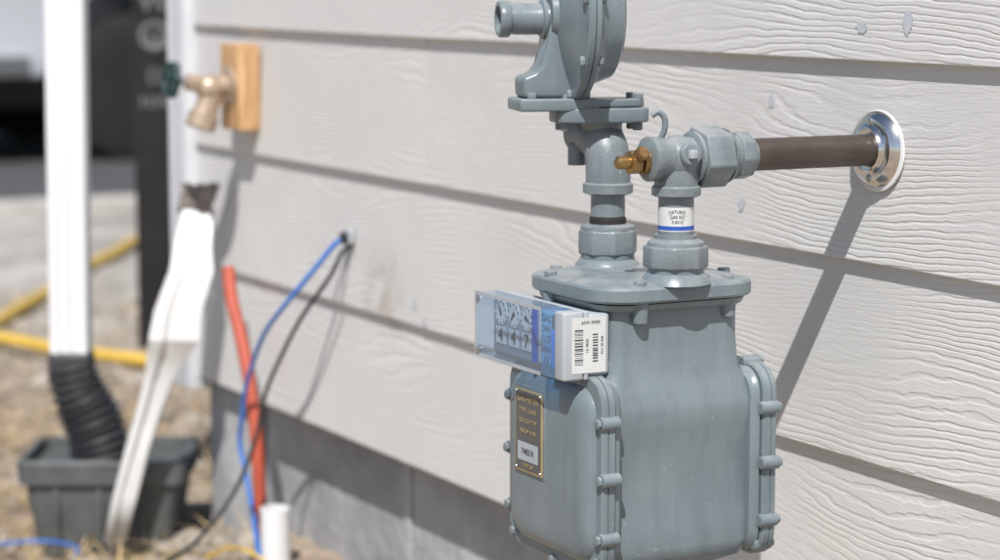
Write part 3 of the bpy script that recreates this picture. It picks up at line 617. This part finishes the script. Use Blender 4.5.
# ------------------------------------------------------------------ conduit, cables, stub
sweep('red_conduit',[(-3.109,-.045,.450),(-3.085,-.05,.41),(-3.055,-.05,.365),(-3.030,-.05,.32),(-3.013,-.05,.277),(-2.997,-.05,.22),(-2.990,-.05,.16),(-2.984,-.05,.09),(-2.983,-.05,.02)],.009,M_orange,None,16,rf=lambda s_:.0092+.0004*math.sin(s_*2*math.pi/.007),smoothn=28)
sweep('blue_cable',[(-2.779,.0,.524),(-2.785,-.02,.518),(-2.801,-.04,.488),(-2.841,-.07,.433),(-2.900,-.073,.392),(-2.949,-.07,.350),(-2.985,-.07,.300),(-3.003,-.07,.25),(-3.009,-.07,.216),(-2.975,-.07,.1525),(-2.948,-.07,.081),(-2.94,-.07,.03)],.0034,M_blue,None,12)
sweep('black_cable',[(-2.777,.0,.517),(-2.780,-.015,.505),(-2.786,-.03,.474),(-2.839,-.05,.412),(-2.905,-.055,.345),(-2.927,-.065,.30),(-2.928,-.08,.238),(-2.927,-.11,.173),(-2.918,-.16,.12),(-2.937,-.2,.085),(-2.98,-.26,.04),(-3.05,-.33,.012)],.0030,M_rubber,None,12)
bu=empty('cable_wall_bushing')
box('plate',(-2.787,-.010,.516),(-2.769,-.0015,.536),M_module,bu,.002)
cyl('grommet',(-2.778,-.010,.524),(-2.778,-.017,.524),.008,M_rubber,bu,20)
st=empty('pvc_pipe_stub')
px_,py_=-2.945,-.045
lathe('pipe',[(.0205,-.02),(.0205,.1385),(.020,.139),(.0175,.139),(.0175,.128)],(px_,py_,0),(0.02,-.01,1),M_white,st,36)
lathe('dirt_fill',[(.0174,0),(.012,.005),(0,.008)],(px_+.002,py_-.001,.128),(0,0,1),M_stone,st,24)
sweep('yellow_gas_pipe',[(-6.3,-.15,.022),(-5.75,.10,.02),(-5.36,.25,.024),(-5.1,.35,.02),(-4.88,.44,.026),(-4.6,.58,.02),(-4.3,.78,.02)],.0145,M_yellow,None,16)
sweep('yellow_gas_pipe',[(-5.1,.05,.02),(-5.6,.30,.018),(-5.93,.49,.02),(-6.25,.68,.02),(-6.57,.847,.022),(-6.9,1.05,.02),(-7.23,1.24,.02),(-7.8,1.7,.02)],.0155,M_yellow,None,16)
sweep('blue_cable',[(-3.38,-.42,.012),(-3.42,-.33,.012),(-3.40,-.24,.016),(-3.35,-.2,.012),(-3.31,-.22,.006)],.0024,M_blue,None,10)
sweep('yellow_wire',[(-3.10,-.12,.03),(-3.05,-.10,.055),(-3.0,-.09,.075),(-2.94,-.085,.082),(-2.88,-.08,.075)],.0026,M_yellow,None,10)

# ------------------------------------------------------------------ black wrapped post beyond the corner
bp_=empty('black_wrapped_post')
pc=Vector((-5.225,.603,0))
def psec(z,k=1): return [(pc.x+sdir.x*x*k+cdir.x*y*k,pc.y+sdir.y*x*k+cdir.y*y*k,z) for x,y in rrect(.052,.035,.012,4)]
loft('post',[psec(-.05),psec(.012),psec(.3,1.0),psec(.5,1.03),psec(.7,.98),psec(.9,1.02),psec(1.5),psec(1.9),psec(1.905,.93)],M_black,bp_,30)
M_fade=mat('faded_print',(0.26,0.26,0.27),(0.12,0.12,0.13),rough=.6)
fo=pc+cdir*.0368
for s_,sz,zz in [('W',.07,.80),('O',.10,.72),('o',.07,.72),('D',.05,.63),('NW',.04,.57)]:
    text('print',s_,sz,(fo.x,fo.y,zz),sdir,(0,0,1),M_fade,bp_)

# ------------------------------------------------------------------ parked van
van=empty('parked_van')
VX=-10.5
def arch(yc,r_,z0,n=14): return [(yc+r_*math.cos(math.pi*k/n),z0+r_*math.sin(math.pi*k/n)) for k in range(n+1)]
zs=.40; wy1,wy2=2.36,-.75; wr=.34
outl=[(-1.75,zs)]+[(wy2-.42,zs)]+[(y,z) for y,z in arch(wy2,.42,zs)][::-1]+[(wy2+.42,zs),(wy1-.42,zs)]+[(y,z) for y,z in arch(wy1,.42,zs)][::-1]+[(wy1+.42,zs),(3.25,zs),(3.32,.55),(3.30,.95),(3.2,1.12),(2.5,1.28),(1.75,1.98),(1.55,2.05),(-1.65,2.08),(-1.78,1.95),(-1.82,1.0)]
cl=[]
for p in outl:
    if not cl or (Vector(p)-Vector(cl[-1])).length>1e-4: cl.append(p)
prism('body',cl,1.9,(VX-.95,0,0),(0,1,0),(0,0,1),M_car,van,.02,2)
box('underbody',(VX-1.8,-1.7,.26),(VX-.08,3.15,.48),M_black,van,.01)
box('front_bumper',(VX-1.92,3.26,.36),(VX+.02,3.42,.62),M_cargrey,van,.04)
box('rear_bumper',(VX-1.92,-1.93,.36),(VX+.02,-1.79,.58),M_cargrey,van,.03)
box('side_cladding',(VX-.002,-.3,.405),(VX+.018,1.86,.50),M_zinc,van,.006)
prism('cab_window',[(1.15,1.3),(2.25,1.3),(1.72,1.85),(1.15,1.88)],.012,(VX+.004,0,0),(0,1,0),(0,0,1),M_carglass,van,.003)
prism('windscreen',[(2.52,1.31),(1.80,1.97),(1.78,1.95),(2.50,1.29)],1.6,(VX-.95,0,0),(0,1,0),(0,0,1),M_carglass,van,0)
box('door_handle',(VX+.001,1.2,1.08),(VX+.03,1.38,1.11),M_cargrey,van,.006)
for yy in (1.08,-.28): box('door_seam',(VX+.0005,yy,.56),(VX+.003,yy+.008,1.95),M_black,van,0)
box('mirror',(VX+.03,2.1,1.28),(VX+.16,2.24,1.5),M_black,van,.03)
box('head_lamp',(VX-.3,3.18,.78),(VX+.006,3.315,.95),M_zinc,van,.02)
for yc in (wy1,wy2):
    for xx in (VX-.02,VX-1.68):
        lathe('tyre',[(.20,-.2),(.31,-.2),(.335,-.18),(wr,-.12),(wr,-.06),(.33,-.01),(.30,0),(.21,0)],(xx,yc,wr+.004),(1,0,0),M_tyre,van,48)
        lathe('wheel_rim',[(.205,-.19),(.205,-.01),(.19,-.012),(.17,-.05),(.06,-.03),(.0,-.025)],(xx,yc,wr+.004),(1,0,0),M_cargrey,van,40)

# ------------------------------------------------------------------ light
sd=Vector((1.32,-1.0,2.2)).normalized()
elev=math.asin(sd.z); az=math.atan2(sd.x,sd.y)
w=bpy.data.worlds.new('World'); S.world=w; w.use_nodes=True; nt=w.node_tree
sky=nt.nodes.new('ShaderNodeTexSky'); sky.sky_type='NISHITA'; sky.sun_disc=False; sky.sun_elevation=elev; sky.sun_rotation=az; sky.air_density=1.0; sky.dust_density=1.0
nt.links.new(sky.outputs[0],nt.nodes['Background'].inputs[0]); nt.nodes['Background'].inputs[1].default_value=.092
sl=bpy.data.lights.new('sun','SUN'); sl.energy=5.0; sl.angle=math.radians(.5); sl.color=(1,.975,.94)
so=bpy.data.objects.new('sun',sl); so.rotation_euler=sd.to_track_quat('Z','Y').to_euler(); so.location=sd*20; COL.objects.link(so)

# ------------------------------------------------------------------ camera
a=math.radians(27.7); p=math.radians(7.34)
cd=bpy.data.cameras.new('camera'); cd.lens=85; cd.sensor_width=36; cd.clip_start=.05; cd.clip_end=3000
co=bpy.data.objects.new('camera',cd); co.location=(0,-1.244,H)
fw=Vector((-math.cos(a)*math.cos(p),math.sin(a)*math.cos(p),-math.sin(p)))
co.rotation_euler=fw.to_track_quat('-Z','Y').to_euler(); COL.objects.link(co)
cd.dof.use_dof=True; cd.dof.focus_distance=1.95; cd.dof.aperture_fstop=5.3
S.camera=co
S.view_settings.view_transform='Standard'; S.view_settings.look='None'; S.view_settings.exposure=0
